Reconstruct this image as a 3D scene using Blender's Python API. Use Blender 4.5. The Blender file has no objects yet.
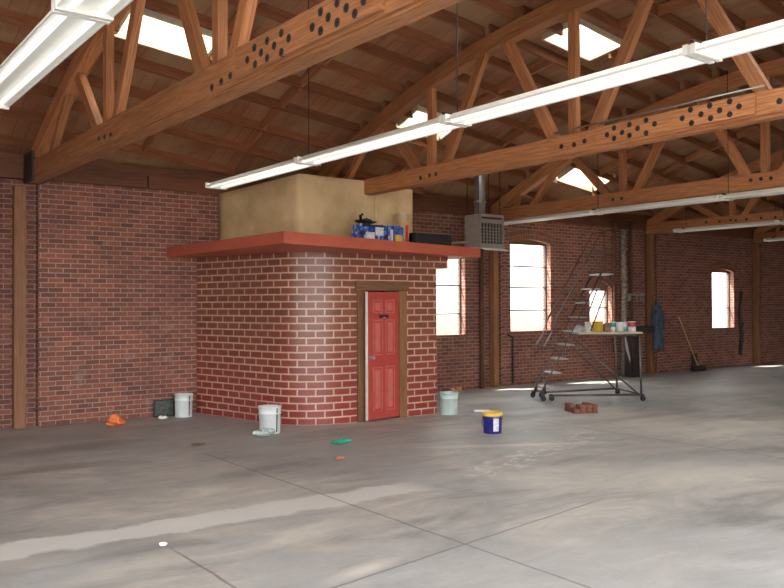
import bpy, math, random
from mathutils import Vector, Matrix
random.seed(7)
scn = bpy.context.scene
COL = scn.collection
R = math.radians

# ------------------------------------------------------------------ camera
cam_d = bpy.data.cameras.new('camera'); cam = bpy.data.objects.new('camera', cam_d); COL.objects.link(cam)
cam_d.sensor_fit = 'HORIZONTAL'; cam_d.sensor_width = 36.0; cam_d.lens = 823.0 / 784 * 36
cam_d.clip_start = 0.05; cam_d.clip_end = 500
yaw, pit, rol = R(36.68), R(0.664), R(-0.187)
fw = Vector((math.sin(yaw)*math.cos(pit), math.cos(yaw)*math.cos(pit), math.sin(pit)))
r0 = Vector((math.cos(yaw), -math.sin(yaw), 0)); u0 = r0.cross(fw)
rr = r0*math.cos(rol) + u0*math.sin(rol); uu = -r0*math.sin(rol) + u0*math.cos(rol)
m = Matrix((rr, uu, -fw)).transposed().to_4x4(); m.translation = Vector((0, 0, 1.8))
cam.matrix_world = m
scn.camera = cam

# ------------------------------------------------------------------ light and exposure
world = bpy.data.worlds.new('world'); scn.world = world; world.use_nodes = True
wn = world.node_tree; wn.nodes.clear()
wo = wn.nodes.new('ShaderNodeOutputWorld'); wb = wn.nodes.new('ShaderNodeBackground')
wb.inputs[0].default_value = (0.93, 0.965, 1.0, 1); wb.inputs[1].default_value = 2.6
wn.links.new(wb.outputs[0], wo.inputs[0])
sl = bpy.data.lights.new('sun', 'SUN'); sl.energy = 9.0; sl.angle = R(0.55); sl.color = (1.0, 0.93, 0.82)
sun = bpy.data.objects.new('sun', sl); COL.objects.link(sun)
sun.rotation_euler = Vector((0.62, -0.38, -1.0)).to_track_quat('-Z', 'Y').to_euler()
sun.location = (0, 20, 20)
scn.view_settings.view_transform = 'Standard'; scn.view_settings.look = 'None'
scn.view_settings.gamma = 1.0; scn.view_settings.use_curve_mapping = False
scn.view_settings.exposure = 1.5

# ------------------------------------------------------------------ geometry helpers
class G:
    """collects shapes into one mesh"""
    def __init__(s): s.v = []; s.f = []; s.uv = []; s.sm = []
    def face(s, idx, uv, smooth=False): s.f.append(idx); s.uv.append(uv); s.sm.append(smooth)
    def quad(s, a, b, c, d, uv=None):
        n = len(s.v); s.v += [tuple(a), tuple(b), tuple(c), tuple(d)]
        if uv is None:
            L1 = (Vector(b)-Vector(a)).length; L2 = (Vector(d)-Vector(a)).length
            uv = [(0, 0), (L1, 0), (L1, L2), (0, L2)]
        s.face((n, n+1, n+2, n+3), uv)
    def beam(s, p0, p1, w, h, up=(0, 0, 1), caps=True):
        p0 = Vector(p0); p1 = Vector(p1); d = p1-p0; L = d.length; d.normalize()
        up = Vector(up); sd = d.cross(up)
        if sd.length < 1e-3: sd = d.cross(Vector((0, 1, 0)))
        sd.normalize(); up = sd.cross(d)
        n = len(s.v); o = random.random()*7
        for p in (p0, p1):
            for a, b in ((-1, -1), (1, -1), (1, 1), (-1, 1)):
                s.v.append(tuple(p + sd*a*w/2 + up*b*h/2))
        q = 0
        for i in range(4):
            j = (i+1) % 4; l = w if i % 2 == 0 else h
            s.face((n+i, n+j, n+4+j, n+4+i), [(o, q), (o, q+l), (o+L, q+l), (o+L, q)]); q += l
        s.face((n+3, n+2, n+1, n), [(0, 0), (.02, 0), (.02, h), (0, h)])
        s.face((n+4, n+5, n+6, n+7), [(0, 0), (.02, 0), (.02, h), (0, h)])
        return s
    def box(s, x0, x1, y0, y1, z0, z1):
        c = ((x0+x1)/2, (y0+y1)/2, (z0+z1)/2); dx, dy, dz = x1-x0, y1-y0, z1-z0
        if dx >= dy and dx >= dz: s.beam((x0, c[1], c[2]), (x1, c[1], c[2]), dy, dz)
        elif dy >= dz: s.beam((c[0], y0, c[2]), (c[0], y1, c[2]), dx, dz)
        else: s.beam((c[0], c[1], z0), (c[0], c[1], z1), dx, dy, up=(0, 1, 0))
        return s
    def ring(s, c, ax, r, n, ph=0):
        ax = Vector(ax).normalized(); t = Vector((0, 0, 1)) if abs(ax.z) < .9 else Vector((1, 0, 0))
        a = ax.cross(t).normalized(); b = ax.cross(a)
        return [Vector(c) + (a*math.cos(2*math.pi*k/n+ph) + b*math.sin(2*math.pi*k/n+ph))*r for k in range(n)]
    def tube(s, pts, r, n=8):
        pts = [Vector(p) for p in pts]; st = len(s.v); L = 0
        for i, p in enumerate(pts):
            if i == 0: d = pts[1]-p
            elif i == len(pts)-1: d = p-pts[-2]
            else: d = (pts[i+1]-p).normalized() + (p-pts[i-1]).normalized()
            rad = r[i] if isinstance(r, (list, tuple)) else r
            s.v += [tuple(q) for q in s.ring(p, d, rad, n)]
            if i:
                l = (p-pts[i-1]).length
                for k in range(n):
                    a = st+(i-1)*n; b = st+i*n; k2 = (k+1) % n; w = .02*k
                    s.face((a+k, a+k2, b+k2, b+k), [(L, w), (L, w+.02), (L+l, w+.02), (L+l, w)], True)
                L += l
        s.face(tuple(st+k for k in reversed(range(n))), [(0, 0)]*n)
        s.face(tuple(st+(len(pts)-1)*n+k for k in range(n)), [(0, 0)]*n)
        return s
    def cyl(s, p0, p1, r, n=16): return s.tube([p0, p1], r, n)
    def lathe(s, prof, n=28, c=(0, 0, 0), close=True):
        st = len(s.v); m_ = len(prof)
        for (r, z) in prof:
            for k in range(n):
                a = 2*math.pi*k/n; s.v.append((c[0]+r*math.cos(a), c[1]+r*math.sin(a), c[2]+z))
        for i in range(m_-1):
            for k in range(n):
                k2 = (k+1) % n
                s.face((st+i*n+k, st+i*n+k2, st+(i+1)*n+k2, st+(i+1)*n+k),
                       [(k/n, prof[i][1]), ((k+1)/n, prof[i][1]), ((k+1)/n, prof[i+1][1]), (k/n, prof[i+1][1])], True)
        if close:
            s.face(tuple(st+k for k in reversed(range(n))), [(0, 0)]*n)
            s.face(tuple(st+(m_-1)*n+k for k in range(n)), [(0, 0)]*n)
        return s
    def prism(s, pts, z0, z1):
        n = len(pts); st = len(s.v); L = 0
        s.v += [(p[0], p[1], z0) for p in pts] + [(p[0], p[1], z1) for p in pts]
        for i in range(n):
            j = (i+1) % n; l = math.dist(pts[i], pts[j])
            s.face((st+i, st+j, st+n+j, st+n+i), [(L, z0), (L+l, z0), (L+l, z1), (L, z1)]); L += l
        s.face(tuple(st+i for i in reversed(range(n))), [(pts[i][0], pts[i][1]) for i in reversed(range(n))])
        s.face(tuple(st+n+i for i in range(n)), [(p[0], p[1]) for p in pts])
        return s
    def blob(s, c, rx, ry, rz, seed, n=9, jag=.3):
        rnd = random.Random(seed); st = len(s.v); rows = 6
        for i in range(rows+1):
            t = math.pi*i/rows
            for k in range(n):
                a = 2*math.pi*k/n; q = 1+rnd.uniform(-jag, jag)
                s.v.append((c[0]+rx*math.sin(t)*math.cos(a)*q, c[1]+ry*math.sin(t)*math.sin(a)*q, max(c[2]+.002, c[2]+rz*(1+math.cos(t))*.5*q)))
        for i in range(rows):
            for k in range(n):
                k2 = (k+1) % n
                s.face((st+i*n+k, st+(i+1)*n+k, st+(i+1)*n+k2, st+i*n+k2), [(k*.1, i*.1), (k*.1, i*.1+.1), (k*.1+.1, i*.1+.1), (k*.1+.1, i*.1)])
        return s
    def build(s, name, mat, parent=None, bevel=0, origin=None):
        me = bpy.data.meshes.new(name)
        v = s.v
        if origin is not None: v = [(a[0]-origin[0], a[1]-origin[1], a[2]-origin[2]) for a in v]
        me.from_pydata(v, [], s.f); uvl = me.uv_layers.new(name='UVMap')
        i = 0; flat = []
        for u in s.uv:
            for q in u: flat += [q[0], q[1]]
        uvl.data.foreach_set('uv', flat)
        me.polygons.foreach_set('use_smooth', s.sm)
        me.materials.append(mat); me.validate(); me.update()
        o = bpy.data.objects.new(name, me); COL.objects.link(o)
        if origin is not None: o.location = origin
        if parent is not None:
            o.parent = parent
        if bevel:
            b = o.modifiers.new('bevel', 'BEVEL'); b.width = bevel; b.segments = 2; b.limit_method = 'ANGLE'
        return o

def tag(o, label=None, cat=None, group=None, kind=None):
    if label: o['label'] = label
    if cat: o['category'] = cat
    if group: o['group'] = group
    if kind: o['kind'] = kind
    return o
def thing(name, loc, label, cat, group=None, rz=0):
    o = bpy.data.objects.new(name, None); o.empty_display_size = .1; COL.objects.link(o)
    o.location = loc; o.rotation_euler = (0, 0, rz); return tag(o, label, cat, group)
def struct(g, name, mat, **k): return tag(g.build(name, mat, **k), kind='structure')
def copy_tree(o, parent=None):
    c = o.copy(); COL.objects.link(c)
    if parent is not None: c.parent = parent
    for ch in list(o.children): copy_tree(ch, c)
    return c

# ------------------------------------------------------------------ materials
def mat(name):
    m_ = bpy.data.materials.new(name); m_.use_nodes = True; nt = m_.node_tree
    return m_, nt, nt.nodes['Principled BSDF']
def N(nt, t, **k):
    n = nt.nodes.new(t)
    for a, b in k.items():
        if a.startswith('i_'): n.inputs[int(a[2:])].default_value = b
        else: setattr(n, a, b)
    return n
def lk(nt, a, b): nt.links.new(a, b)
def c4(c): return (c[0], c[1], c[2], 1)
def mixc(nt, fac, a, b, blend='MIX'):
    n = nt.nodes.new('ShaderNodeMix'); n.data_type = 'RGBA'; n.blend_type = blend
    for s, v in ((0, fac), (6, a), (7, b)):
        if isinstance(v, (int, float)): n.inputs[s].default_value = v
        elif isinstance(v, tuple): n.inputs[s].default_value = c4(v)
        else: lk(nt, v, n.inputs[s])
    return n.outputs[2]
def math_(nt, op, a, b=0.0, c=None, clamp=False):
    n = nt.nodes.new('ShaderNodeMath'); n.operation = op; n.use_clamp = clamp
    for i, v in enumerate((a, b, c)):
        if v is None: continue
        if isinstance(v, (int, float)): n.inputs[i].default_value = v
        else: lk(nt, v, n.inputs[i])
    return n.outputs[0]
def ramp(nt, fac, stops):
    n = nt.nodes.new('ShaderNodeValToRGB'); e = n.color_ramp.elements
    while len(e) < len(stops): e.new(.5)
    for i, (p, c) in enumerate(stops): e[i].position = p; e[i].color = c4(c)
    lk(nt, fac, n.inputs[0]); return n.outputs[0]
def noise(nt, vec, scale, detail=4, rough=.55, dist=0):
    n = N(nt, 'ShaderNodeTexNoise'); n.inputs['Scale'].default_value = scale; n.inputs['Detail'].default_value = detail
    n.inputs['Roughness'].default_value = rough; n.inputs['Distortion'].default_value = dist
    if vec is not None: lk(nt, vec, n.inputs['Vector'])
    return n.outputs['Fac']
def mapping(nt, vec, scale=(1, 1, 1), loc=(0, 0, 0), rot=(0, 0, 0)):
    n = N(nt, 'ShaderNodeMapping'); n.inputs['Scale'].default_value = scale; n.inputs['Location'].default_value = loc
    n.inputs['Rotation'].default_value = rot; lk(nt, vec, n.inputs[0]); return n.outputs[0]
def bump(nt, h, bs, strength=.3, dist=.01):
    b = N(nt, 'ShaderNodeBump'); b.inputs['Strength'].default_value = strength; b.inputs['Distance'].default_value = dist
    lk(nt, h, b.inputs['Height']); lk(nt, b.outputs[0], bs.inputs['Normal'])

def plain(name, col, rough=.6, metal=0.0, var=.12, nscale=12):
    m_, nt, bs = mat(name); tc = N(nt, 'ShaderNodeTexCoord')
    f = noise(nt, tc.outputs['Object'], nscale, 3)
    a = tuple(c*(1-var) for c in col); b = tuple(min(1, c*(1+var)) for c in col)
    lk(nt, ramp(nt, f, [(.3, a), (.7, b)]), bs.inputs['Base Color'])
    bs.inputs['Roughness'].default_value = rough; bs.inputs['Metallic'].default_value = metal
    return m_

def wood(name, dark, light, rough=.7, stain=.25):
    m_, nt, bs = mat(name); uv = N(nt, 'ShaderNodeUVMap'); oi = N(nt, 'ShaderNodeObjectInfo')
    v = N(nt, 'ShaderNodeVectorMath', operation='ADD'); lk(nt, uv.outputs[0], v.inputs[0])
    sc = N(nt, 'ShaderNodeVectorMath', operation='SCALE'); cv = N(nt, 'ShaderNodeCombineXYZ')
    lk(nt, oi.outputs['Random'], cv.inputs[0]); lk(nt, oi.outputs['Random'], cv.inputs[2])
    lk(nt, cv.outputs[0], sc.inputs[0]); sc.inputs['Scale'].default_value = 37; lk(nt, sc.outputs[0], v.inputs[1])
    g1 = noise(nt, mapping(nt, v.outputs[0], (1.2, 28, 1)), 2.2, 5, .6, .6)
    g2 = noise(nt, mapping(nt, v.outputs[0], (.6, 2.5, 1)), 1.6, 3, .5, .2)
    c = ramp(nt, g1, [(.3, dark), (.68, light)])
    c = mixc(nt, math_(nt, 'MULTIPLY', ramp(nt, g2, [(.45, (0, 0, 0)), (.75, (1, 1, 1))]), stain), c, tuple(x*.45 for x in dark))
    hv = N(nt, 'ShaderNodeHueSaturation'); lk(nt, c, hv.inputs['Color'])
    lk(nt, math_(nt, 'MULTIPLY_ADD', oi.outputs['Random'], .35, .83), hv.inputs['Value'])
    lk(nt, hv.outputs[0], bs.inputs['Base Color']); bs.inputs['Roughness'].default_value = rough
    bump(nt, g1, bs, .25, .004); return m_

def brick(name, c1, c2, mortar, bw, rh, ms, rough=.85, bias=0.0, dirt=(.12, .06, .05), dirtamt=.5, bmp=.5, low=None, extra=None):
    m_, nt, bs = mat(name); uv = N(nt, 'ShaderNodeUVMap')
    wob = noise(nt, uv.outputs[0], 9, 2)
    add = N(nt, 'ShaderNodeVectorMath', operation='MULTIPLY_ADD')
    cv = N(nt, 'ShaderNodeCombineXYZ'); lk(nt, wob, cv.inputs[0]); lk(nt, wob, cv.inputs[1])
    lk(nt, cv.outputs[0], add.inputs[0]); add.inputs[1].default_value = (.012, .008, 0); lk(nt, uv.outputs[0], add.inputs[2])
    b = N(nt, 'ShaderNodeTexBrick'); lk(nt, add.outputs[0], b.inputs['Vector'])
    b.offset = .5; b.inputs['Color1'].default_value = c4(c1); b.inputs['Color2'].default_value = c4(c2)
    b.inputs['Mortar'].default_value = c4(mortar); b.inputs['Scale'].default_value = 1
    b.inputs['Mortar Size'].default_value = ms; b.inputs['Mortar Smooth'].default_value = .25
    b.inputs['Bias'].default_value = bias; b.inputs['Brick Width'].default_value = bw; b.inputs['Row Height'].default_value = rh
    c = b.outputs['Color']
    # second per-brick variation from the same cells
    b2 = N(nt, 'ShaderNodeTexBrick'); lk(nt, add.outputs[0], b2.inputs['Vector']); b2.offset = .5
    b2.inputs['Color1'].default_value = (0, 0, 0, 1); b2.inputs['Color2'].default_value = (1, 1, 1, 1); b2.inputs['Mortar'].default_value = (.35, .35, .35, 1)
    b2.inputs['Scale'].default_value = 1; b2.inputs['Mortar Size'].default_value = ms
    b2.inputs['Brick Width'].default_value = bw; b2.inputs['Row Height'].default_value = rh
    n1 = noise(nt, uv.outputs[0], 1.1, 5, .65)
    n2 = noise(nt, uv.outputs[0], 14, 4, .6)
    c = mixc(nt, math_(nt, 'MULTIPLY', ramp(nt, n1, [(.42, (0, 0, 0)), (.7, (1, 1, 1))]), dirtamt), c, dirt)
    c = mixc(nt, .35, c, ramp(nt, n2, [(.3, (.45, .45, .45)), (.7, (1.0, 1.0, 1.0))]), 'MULTIPLY')
    if extra:   # pale plaster / efflorescence patches
        n3 = noise(nt, mapping(nt, uv.outputs[0], (1, 1, 1), (13, 7, 0)), 2.3, 6, .7)
        c = mixc(nt, math_(nt, 'MULTIPLY', ramp(nt, n3, [(.58, (0, 0, 0)), (.72, (1, 1, 1))]), .45), c, extra)
    if low:     # redder over the lower courses
        sp = N(nt, 'ShaderNodeSeparateXYZ'); lk(nt, uv.outputs[0], sp.inputs[0])
        t = math_(nt, 'MULTIPLY_ADD', sp.outputs[1], -.75, 1.15)
        t = math_(nt, 'ADD', t, math_(nt, 'MULTIPLY_ADD', n1, .9, -.45), clamp=True)
        mk = math_(nt, 'SUBTRACT', 1.0, b.outputs['Fac'])
        c = mixc(nt, math_(nt, 'MULTIPLY', math_(nt, 'MULTIPLY', t, mk), .75), c, low)
    lk(nt, c, bs.inputs['Base Color']); bs.inputs['Roughness'].default_value = rough
    h = math_(nt, 'SUBTRACT', math_(nt, 'MULTIPLY', n2, .4), b.outputs['Fac'])
    bump(nt, h, bs, bmp, .008); return m_

M = {}
M['wood'] = wood('fir_timber', (.29, .108, .042), (.60, .27, .115))
M['wood_post'] = wood('post_timber', (.20, .085, .040), (.38, .17, .080))
M['joist'] = wood('joist_timber', (.19, .066, .030), (.38, .155, .070))
M['rim'] = wood('rim_timber', (.13, .045, .022), (.25, .095, .045))
M['block'] = wood('block_timber', (.28, .11, .048), (.54, .24, .11))
M['casing'] = wood('door_casing_timber', (.13, .055, .025), (.30, .14, .06))
M['brick'] = brick('old_red_brick', (.35, .118, .072), (.17, .060, .048), (.46, .35, .29), .215, .0735, .0065, bias=-.1, dirt=(.10, .05, .045), dirtamt=.45, extra=(.40, .30, .25))
M['arch'] = brick('arch_brick', (.31, .105, .065), (.20, .065, .045), (.36, .24, .18), .075, .12, .008)
M['faux'] = brick('painted_brick', (.29, .088, .052), (.20, .060, .042), (.66, .46, .33), .275, .108, .013, rough=.33, dirt=(.20, .085, .05), dirtamt=.35, bmp=.15, low=(.30, .035, .035))
M['loose_brick'] = plain('loose_brick', (.22, .085, .055), .9, var=.3)
M['black'] = plain('black_metal', (.02, .02, .022), .45)
M['dark'] = plain('dark_iron', (.05, .042, .04), .6, .3)
M['steel'] = plain('ladder_steel', (.13, .115, .11), .35, .6)
M['rail'] = plain('handrail_steel', (.34, .32, .33), .3, .8)
M['tread'] = plain('ladder_tread', (.45, .45, .46), .4, .5)
M['galv'] = plain('galvanised_flue', (.42, .42, .41), .35, .8)
M['heater'] = plain('heater_enamel', (.30, .25, .22), .5)
M['fascia'] = plain('fascia_paint', (.47, .105, .06), .5, var=.08, nscale=4)
M['door'] = plain('door_red_paint', (.44, .062, .050), .4, var=.06, nscale=5)
M['mould'] = plain('moulding_highlight', (.56, .14, .11), .4)  # door red lightened: highlights on the mouldings put into the colour
M['white'] = plain('white_enamel', (.87, .87, .83), .35, var=.03)
M['tube'] = plain('fluorescent_tube_glass', (.86, .86, .84), .2, var=.02)
def lit_tube():
    m_, nt, bs = mat('lit_tube'); bs.inputs['Base Color'].default_value = (.9, .9, .88, 1)
    bs.inputs['Emission Color'].default_value = (1.0, .98, .90, 1); bs.inputs['Emission Strength'].default_value = .28; return m_
M['tube_lit'] = lit_tube()
M['edge'] = plain('door_edge_white', (.78, .74, .68), .5)
M['pail'] = plain('white_pail_plastic', (.76, .80, .78), .4, var=.08, nscale=8)
M['pail2'] = plain('mint_pail_plastic', (.55, .70, .64), .4, var=.05, nscale=8)
M['blue'] = plain('blue_pail', (.02, .02, .22), .35)
M['yellow'] = plain('yellow_paint', (.75, .50, .07), .4)
M['label'] = plain('pale_label', (.70, .72, .78), .5, var=.25, nscale=30)
M['denim'] = plain('blue_cloth', (.06, .09, .13), .9, var=.4, nscale=8)
M['orange'] = plain('orange_plastic', (.80, .20, .06), .6, var=.3)
M['green'] = plain('green_cloth', (.03, .33, .22), .7, var=.3)
M['wrap'] = plain('clear_wrap', (.42, .52, .48), .25, var=.4, nscale=25)
M['leaf'] = plain('rust_scrap', (.50, .24, .14), .8, var=.3)
M['paper'] = plain('white_paper', (.85, .85, .85), .8)
M['curb'] = plain('curb_whitewash', (.74, .64, .48), .8)
M['plank'] = wood('pale_plank', (.50, .40, .25), (.70, .58, .38), stain=.1)
M['bluepack'] = plain('blue_packaging', (.03, .10, .42), .3, var=.35, nscale=20)
def pack():
    m_, nt, bs = mat('blue_packaging'); tc = N(nt, 'ShaderNodeTexCoord')
    f = noise(nt, tc.outputs['Object'], 14, 3, .6)
    lk(nt, ramp(nt, f, [(.38, (.01, .015, .05)), (.45, (.03, .10, .42)), (.55, (.04, .14, .50)), (.62, (.55, .60, .68))]), bs.inputs['Base Color'])
    bs.inputs['Roughness'].default_value = .3; return m_
M['bluepack'] = pack()
M['beige'] = plain('beige_tube', (.62, .42, .22), .6)
M['red'] = plain('red_can', (.55, .05, .05), .4)
M['grey'] = plain('grey_plaster', (.40, .40, .40), .8, var=.3, nscale=20)
M['straw'] = plain('broom_handle', (.55, .36, .16), .6)
M['bag'] = plain('paper_bag_brown', (.28, .18, .12), .8)
M['panel'] = plain('dark_green_panel', (.07, .09, .075), .5, var=.5, nscale=15)
M['stucco'] = plain('pale_stucco', (.72, .66, .60), .9)
M['fence'] = wood('fence_timber', (.42, .22, .16), (.66, .44, .34))
M['rust'] = plain('rusty_pipe', (.14, .065, .04), .8, .2, var=.4, nscale=20)
M['limed'] = plain('limed_pipe', (.27, .22, .18), .8, var=.6, nscale=14)

def tarp_mat():
    m_, nt, bs = mat('tan_canvas'); uv = N(nt, 'ShaderNodeTexCoord')
    f = noise(nt, uv.outputs['Object'], 1.6, 4, .6); g = noise(nt, uv.outputs['Object'], 9, 3)
    c = ramp(nt, f, [(.35, (.52, .37, .18)), (.65, (.74, .56, .32))])
    lk(nt, c, bs.inputs['Base Color']); bs.inputs['Roughness'].default_value = .8
    bump(nt, noise(nt, mapping(nt, uv.outputs['Object'], (1, 1, .4)), 4, 3, .5, 1.0), bs, .5, .05); return m_
M['tarp'] = tarp_mat()

def sheath_mat():
    m_, nt, bs = mat('roof_boards'); uv = N(nt, 'ShaderNodeUVMap')   # uv = (y, x) in metres: boards run up the arch
    b = N(nt, 'ShaderNodeTexBrick'); lk(nt, uv.outputs[0], b.inputs['Vector'])
    b.inputs['Color1'].default_value = (.46, .205, .098, 1); b.inputs['Color2'].default_value = (.33, .135, .066, 1)
    b.inputs['Mortar'].default_value = (.20, .08, .045, 1); b.inputs['Scale'].default_value = 1
    b.inputs['Brick Width'].default_value = 2.6; b.inputs['Row Height'].default_value = .19; b.inputs['Mortar Size'].default_value = .006
    g = noise(nt, mapping(nt, uv.outputs[0], (1.5, 25, 1)), 1.5, 4)
    s_ = noise(nt, uv.outputs[0], .9, 5, .65)
    c = mixc(nt, .5, b.outputs[0], ramp(nt, g, [(.3, (.5, .5, .5)), (.7, (1, 1, 1))]), 'MULTIPLY')
    c = mixc(nt, math_(nt, 'MULTIPLY', ramp(nt, s_, [(.42, (0, 0, 0)), (.62, (1, 1, 1))]), .6), c, (.44, .31, .17))
    lk(nt, c, bs.inputs['Base Color']); bs.inputs['Roughness'].default_value = .8; return m_
M['sheath'] = sheath_mat()

def glass_mat():
    m_ = bpy.data.materials.new('window_glass'); m_.use_nodes = True; nt = m_.node_tree; nt.nodes.clear()
    o = N(nt, 'ShaderNodeOutputMaterial'); t = N(nt, 'ShaderNodeBsdfTransparent'); g = N(nt, 'ShaderNodeBsdfGlossy'); x = N(nt, 'ShaderNodeMixShader')
    g.inputs['Roughness'].default_value = .05; x.inputs[0].default_value = .06; t.inputs[0].default_value = (.95, .97, .96, 1)
    tc = N(nt, 'ShaderNodeTexCoord')
    lk(nt, t.outputs[0], x.inputs[1]); lk(nt, g.outputs[0], x.inputs[2]); lk(nt, x.outputs[0], o.inputs[0]); return m_
M['glass'] = glass_mat()
def skylight_mat():
    m_ = bpy.data.materials.new('translucent_fibreglass'); m_.use_nodes = True; nt = m_.node_tree; nt.nodes.clear()
    o = N(nt, 'ShaderNodeOutputMaterial'); t = N(nt, 'ShaderNodeBsdfTranslucent'); d = N(nt, 'ShaderNodeBsdfTransparent'); x = N(nt, 'ShaderNodeMixShader')
    t.inputs[0].default_value = (.95, .95, .92, 1); d.inputs[0].default_value = (.9, .9, .9, 1); x.inputs[0].default_value = 0.0
    lk(nt, t.outputs[0], x.inputs[1]); lk(nt, d.outputs[0], x.inputs[2]); lk(nt, x.outputs[0], o.inputs[0]); return m_
M['skylight'] = skylight_mat()

def floor_mat():
    m_, nt, bs = mat('stained_concrete'); tc = N(nt, 'ShaderNodeTexCoord'); P = tc.outputs['Object']
    sp = N(nt, 'ShaderNodeSeparateXYZ'); lk(nt, P, sp.inputs[0]); X, Y = sp.outputs[0], sp.outputs[1]
    n1 = noise(nt, P, .45, 6, .6, .4); n2 = noise(nt, P, 2.2, 6, .65, .3); n3 = noise(nt, P, 18, 5, .7)
    c = ramp(nt, n1, [(.35, (.35, .345, .335)), (.5, (.47, .46, .44)), (.68, (.59, .56, .51))])
    n4 = noise(nt, mapping(nt, P, (.55, 1.5, 1), rot=(0, 0, .35)), 1.1, 7, .68, 1.4)
    c = mixc(nt, .85, c, ramp(nt, n4, [(.36, (.66, .65, .65)), (.46, (.90, .91, .93)), (.52, (.97, .97, .97)), (.62, (1.18, 1.16, 1.12))]), 'MULTIPLY')
    n5 = noise(nt, mapping(nt, P, (1, 1, 1), (5, 3, 0)), .35, 4, .6, .8)
    c = mixc(nt, math_(nt, 'MULTIPLY', ramp(nt, n5, [(.45, (0, 0, 0)), (.55, (1, 1, 1))]), .55), c, (.38, .39, .405))
    c = mixc(nt, .6, c, ramp(nt, n2, [(.3, (.68, .66, .64)), (.65, (1, 1, 1))]), 'MULTIPLY')
    spk = ramp(nt, noise(nt, P, 11, 2, .5), [(.74, (0, 0, 0)), (.78, (1, 1, 1))])
    c = mixc(nt, math_(nt, 'MULTIPLY', spk, .6), c, (.72, .70, .66))
    c = mixc(nt, .3, c, ramp(nt, n3, [(.3, (.7, .7, .7)), (.7, (1, 1, 1))]), 'MULTIPLY')
    def line(p, q, w, edge):     # soft mask around the segment through p,q (infinite line)
        dx, dy = q[0]-p[0], q[1]-p[1]; l = math.hypot(dx, dy); nx, ny = -dy/l, dx/l
        a = math_(nt, 'MULTIPLY', X, nx); a = math_(nt, 'MULTIPLY_ADD', Y, ny, a); a = math_(nt, 'ADD', a, -(p[0]*nx+p[1]*ny))
        wob = math_(nt, 'MULTIPLY_ADD', n2, edge*2, -edge); a = math_(nt, 'ADD', a, wob)
        a = math_(nt, 'ABSOLUTE', a); return math_(nt, 'MULTIPLY_ADD', a, -1/(w*.25), (w*1.0)/(w*.25), clamp=True)
    def seg(p, q, ext=0):
        dx, dy = q[0]-p[0], q[1]-p[1]; l = math.hypot(dx, dy); tx, ty = dx/l, dy/l
        a = math_(nt, 'MULTIPLY', X, tx); a = math_(nt, 'MULTIPLY_ADD', Y, ty, a); a = math_(nt, 'ADD', a, -((p[0]+q[0])/2*tx+(p[1]+q[1])/2*ty))
        a = math_(nt, 'ABSOLUTE', a); return math_(nt, 'MULTIPLY_ADD', a, -3, (l/2+ext)*3, clamp=True)
    def ell(cx, cy, rx, ry, rot, soft=1.2):
        m1 = mapping(nt, P, (1, 1, 1), (0, 0, 0)); ca, sa = math.cos(rot), math.sin(rot)
        ex = math_(nt, 'MULTIPLY_ADD', X, ca/rx, math_(nt, 'MULTIPLY', Y, sa/rx)); ex = math_(nt, 'ADD', ex, -(cx*ca+cy*sa)/rx)
        ey = math_(nt, 'MULTIPLY_ADD', X, -sa/ry, math_(nt, 'MULTIPLY', Y, ca/ry)); ey = math_(nt, 'ADD', ey, -(-cx*sa+cy*ca)/ry)
        d = math_(nt, 'SQRT', math_(nt, 'ADD', math_(nt, 'MULTIPLY', ex, ex), math_(nt, 'MULTIPLY', ey, ey)))
        d = math_(nt, 'ADD', d, math_(nt, 'MULTIPLY_ADD', n2, 1.6, -.8))
        return math_(nt, 'MULTIPLY_ADD', d, -soft, soft, clamp=True)
    # dark oily stains
    for (cx, cy, rx, ry, ro, s_) in ((3.0, 10.7, 1.5, .35, .1, .6), (2.3, 9.5, .9, .3, .1, .65), (1.9, 11.8, 1.8, .6, 0, .35), (4.3, 9.9, .3, .08, .2, .7),
                                    (6.6, 9.7, 2.2, .5, .1, .3), (7.2, 6.4, 1.3, .35, -.5, .3), (14.3, 9.0, 1.6, .4, 0, .3), (12.0, 7.2, 1.8, .35, -.2, .25), (9.5, 9.3, 1.2, .25, -.6, .35)):
        c = mixc(nt, math_(nt, 'MULTIPLY', ell(cx, cy, rx, ry, ro), s_), c, (.20, .16, .14))
    # pale worn patches
    for (cx, cy, rx, ry, ro, s_) in ((11.5, 6.5, 4.0, .9, -.5, .5), (8.0, 5.0, 2.5, .6, -.5, .35), (7.6, 7.4, 1.6, .15, -.5, .6), (10.4, 11.2, 1.6, .5, -.3, .5), (16., 9.5, 3, .8, -.2, .35), (3.2, 4.6, .5, .12, .2, .7), (2.0, 5.6, .8, .25, 0, .4)):
        c = mixc(nt, math_(nt, 'MULTIPLY', ell(cx, cy, rx, ry, ro), s_), c, (.68, .64, .57))
    # filled trench: pale band
    pa, pb = (1.0, 6.52), (5.6, 6.35)
    band = math_(nt, 'MULTIPLY', line(pa, pb, .24, .20), seg((-1, 6.5), (5.2, 6.4)))
    c = mixc(nt, math_(nt, 'MULTIPLY', band, .75), c, (.66, .66, .64))
    crumbs = math_(nt, 'MULTIPLY', math_(nt, 'MULTIPLY', line(pb, (9.5, 7.6), .28, .2), seg(pb, (9.5, 7.6))), ramp(nt, noise(nt, P, 6, 4, .7), [(.5, (0, 0, 0)), (.62, (1, 1, 1))]))
    c = mixc(nt, math_(nt, 'MULTIPLY', crumbs, .8), c, (.62, .60, .56))
    # saw-cut joints
    for p, q, e in (((2.33, 5.97), (2.33, 3.0), 0), ((4.12, 9.5), (4.12, 3.0), 0), ((1.8, 4.27), (6.2, 4.95), 0), ((9.3, 10.5), (9.3, 3), 0), ((14.5, 12), (14.5, 3), 0), ((5, 9.3), (13, 9.3), 0)):
        j = math_(nt, 'MULTIPLY', line(p, q, .013, .02), seg(p, q)); c = mixc(nt, math_(nt, 'MULTIPLY', j, .65), c, (.13, .115, .10))
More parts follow.
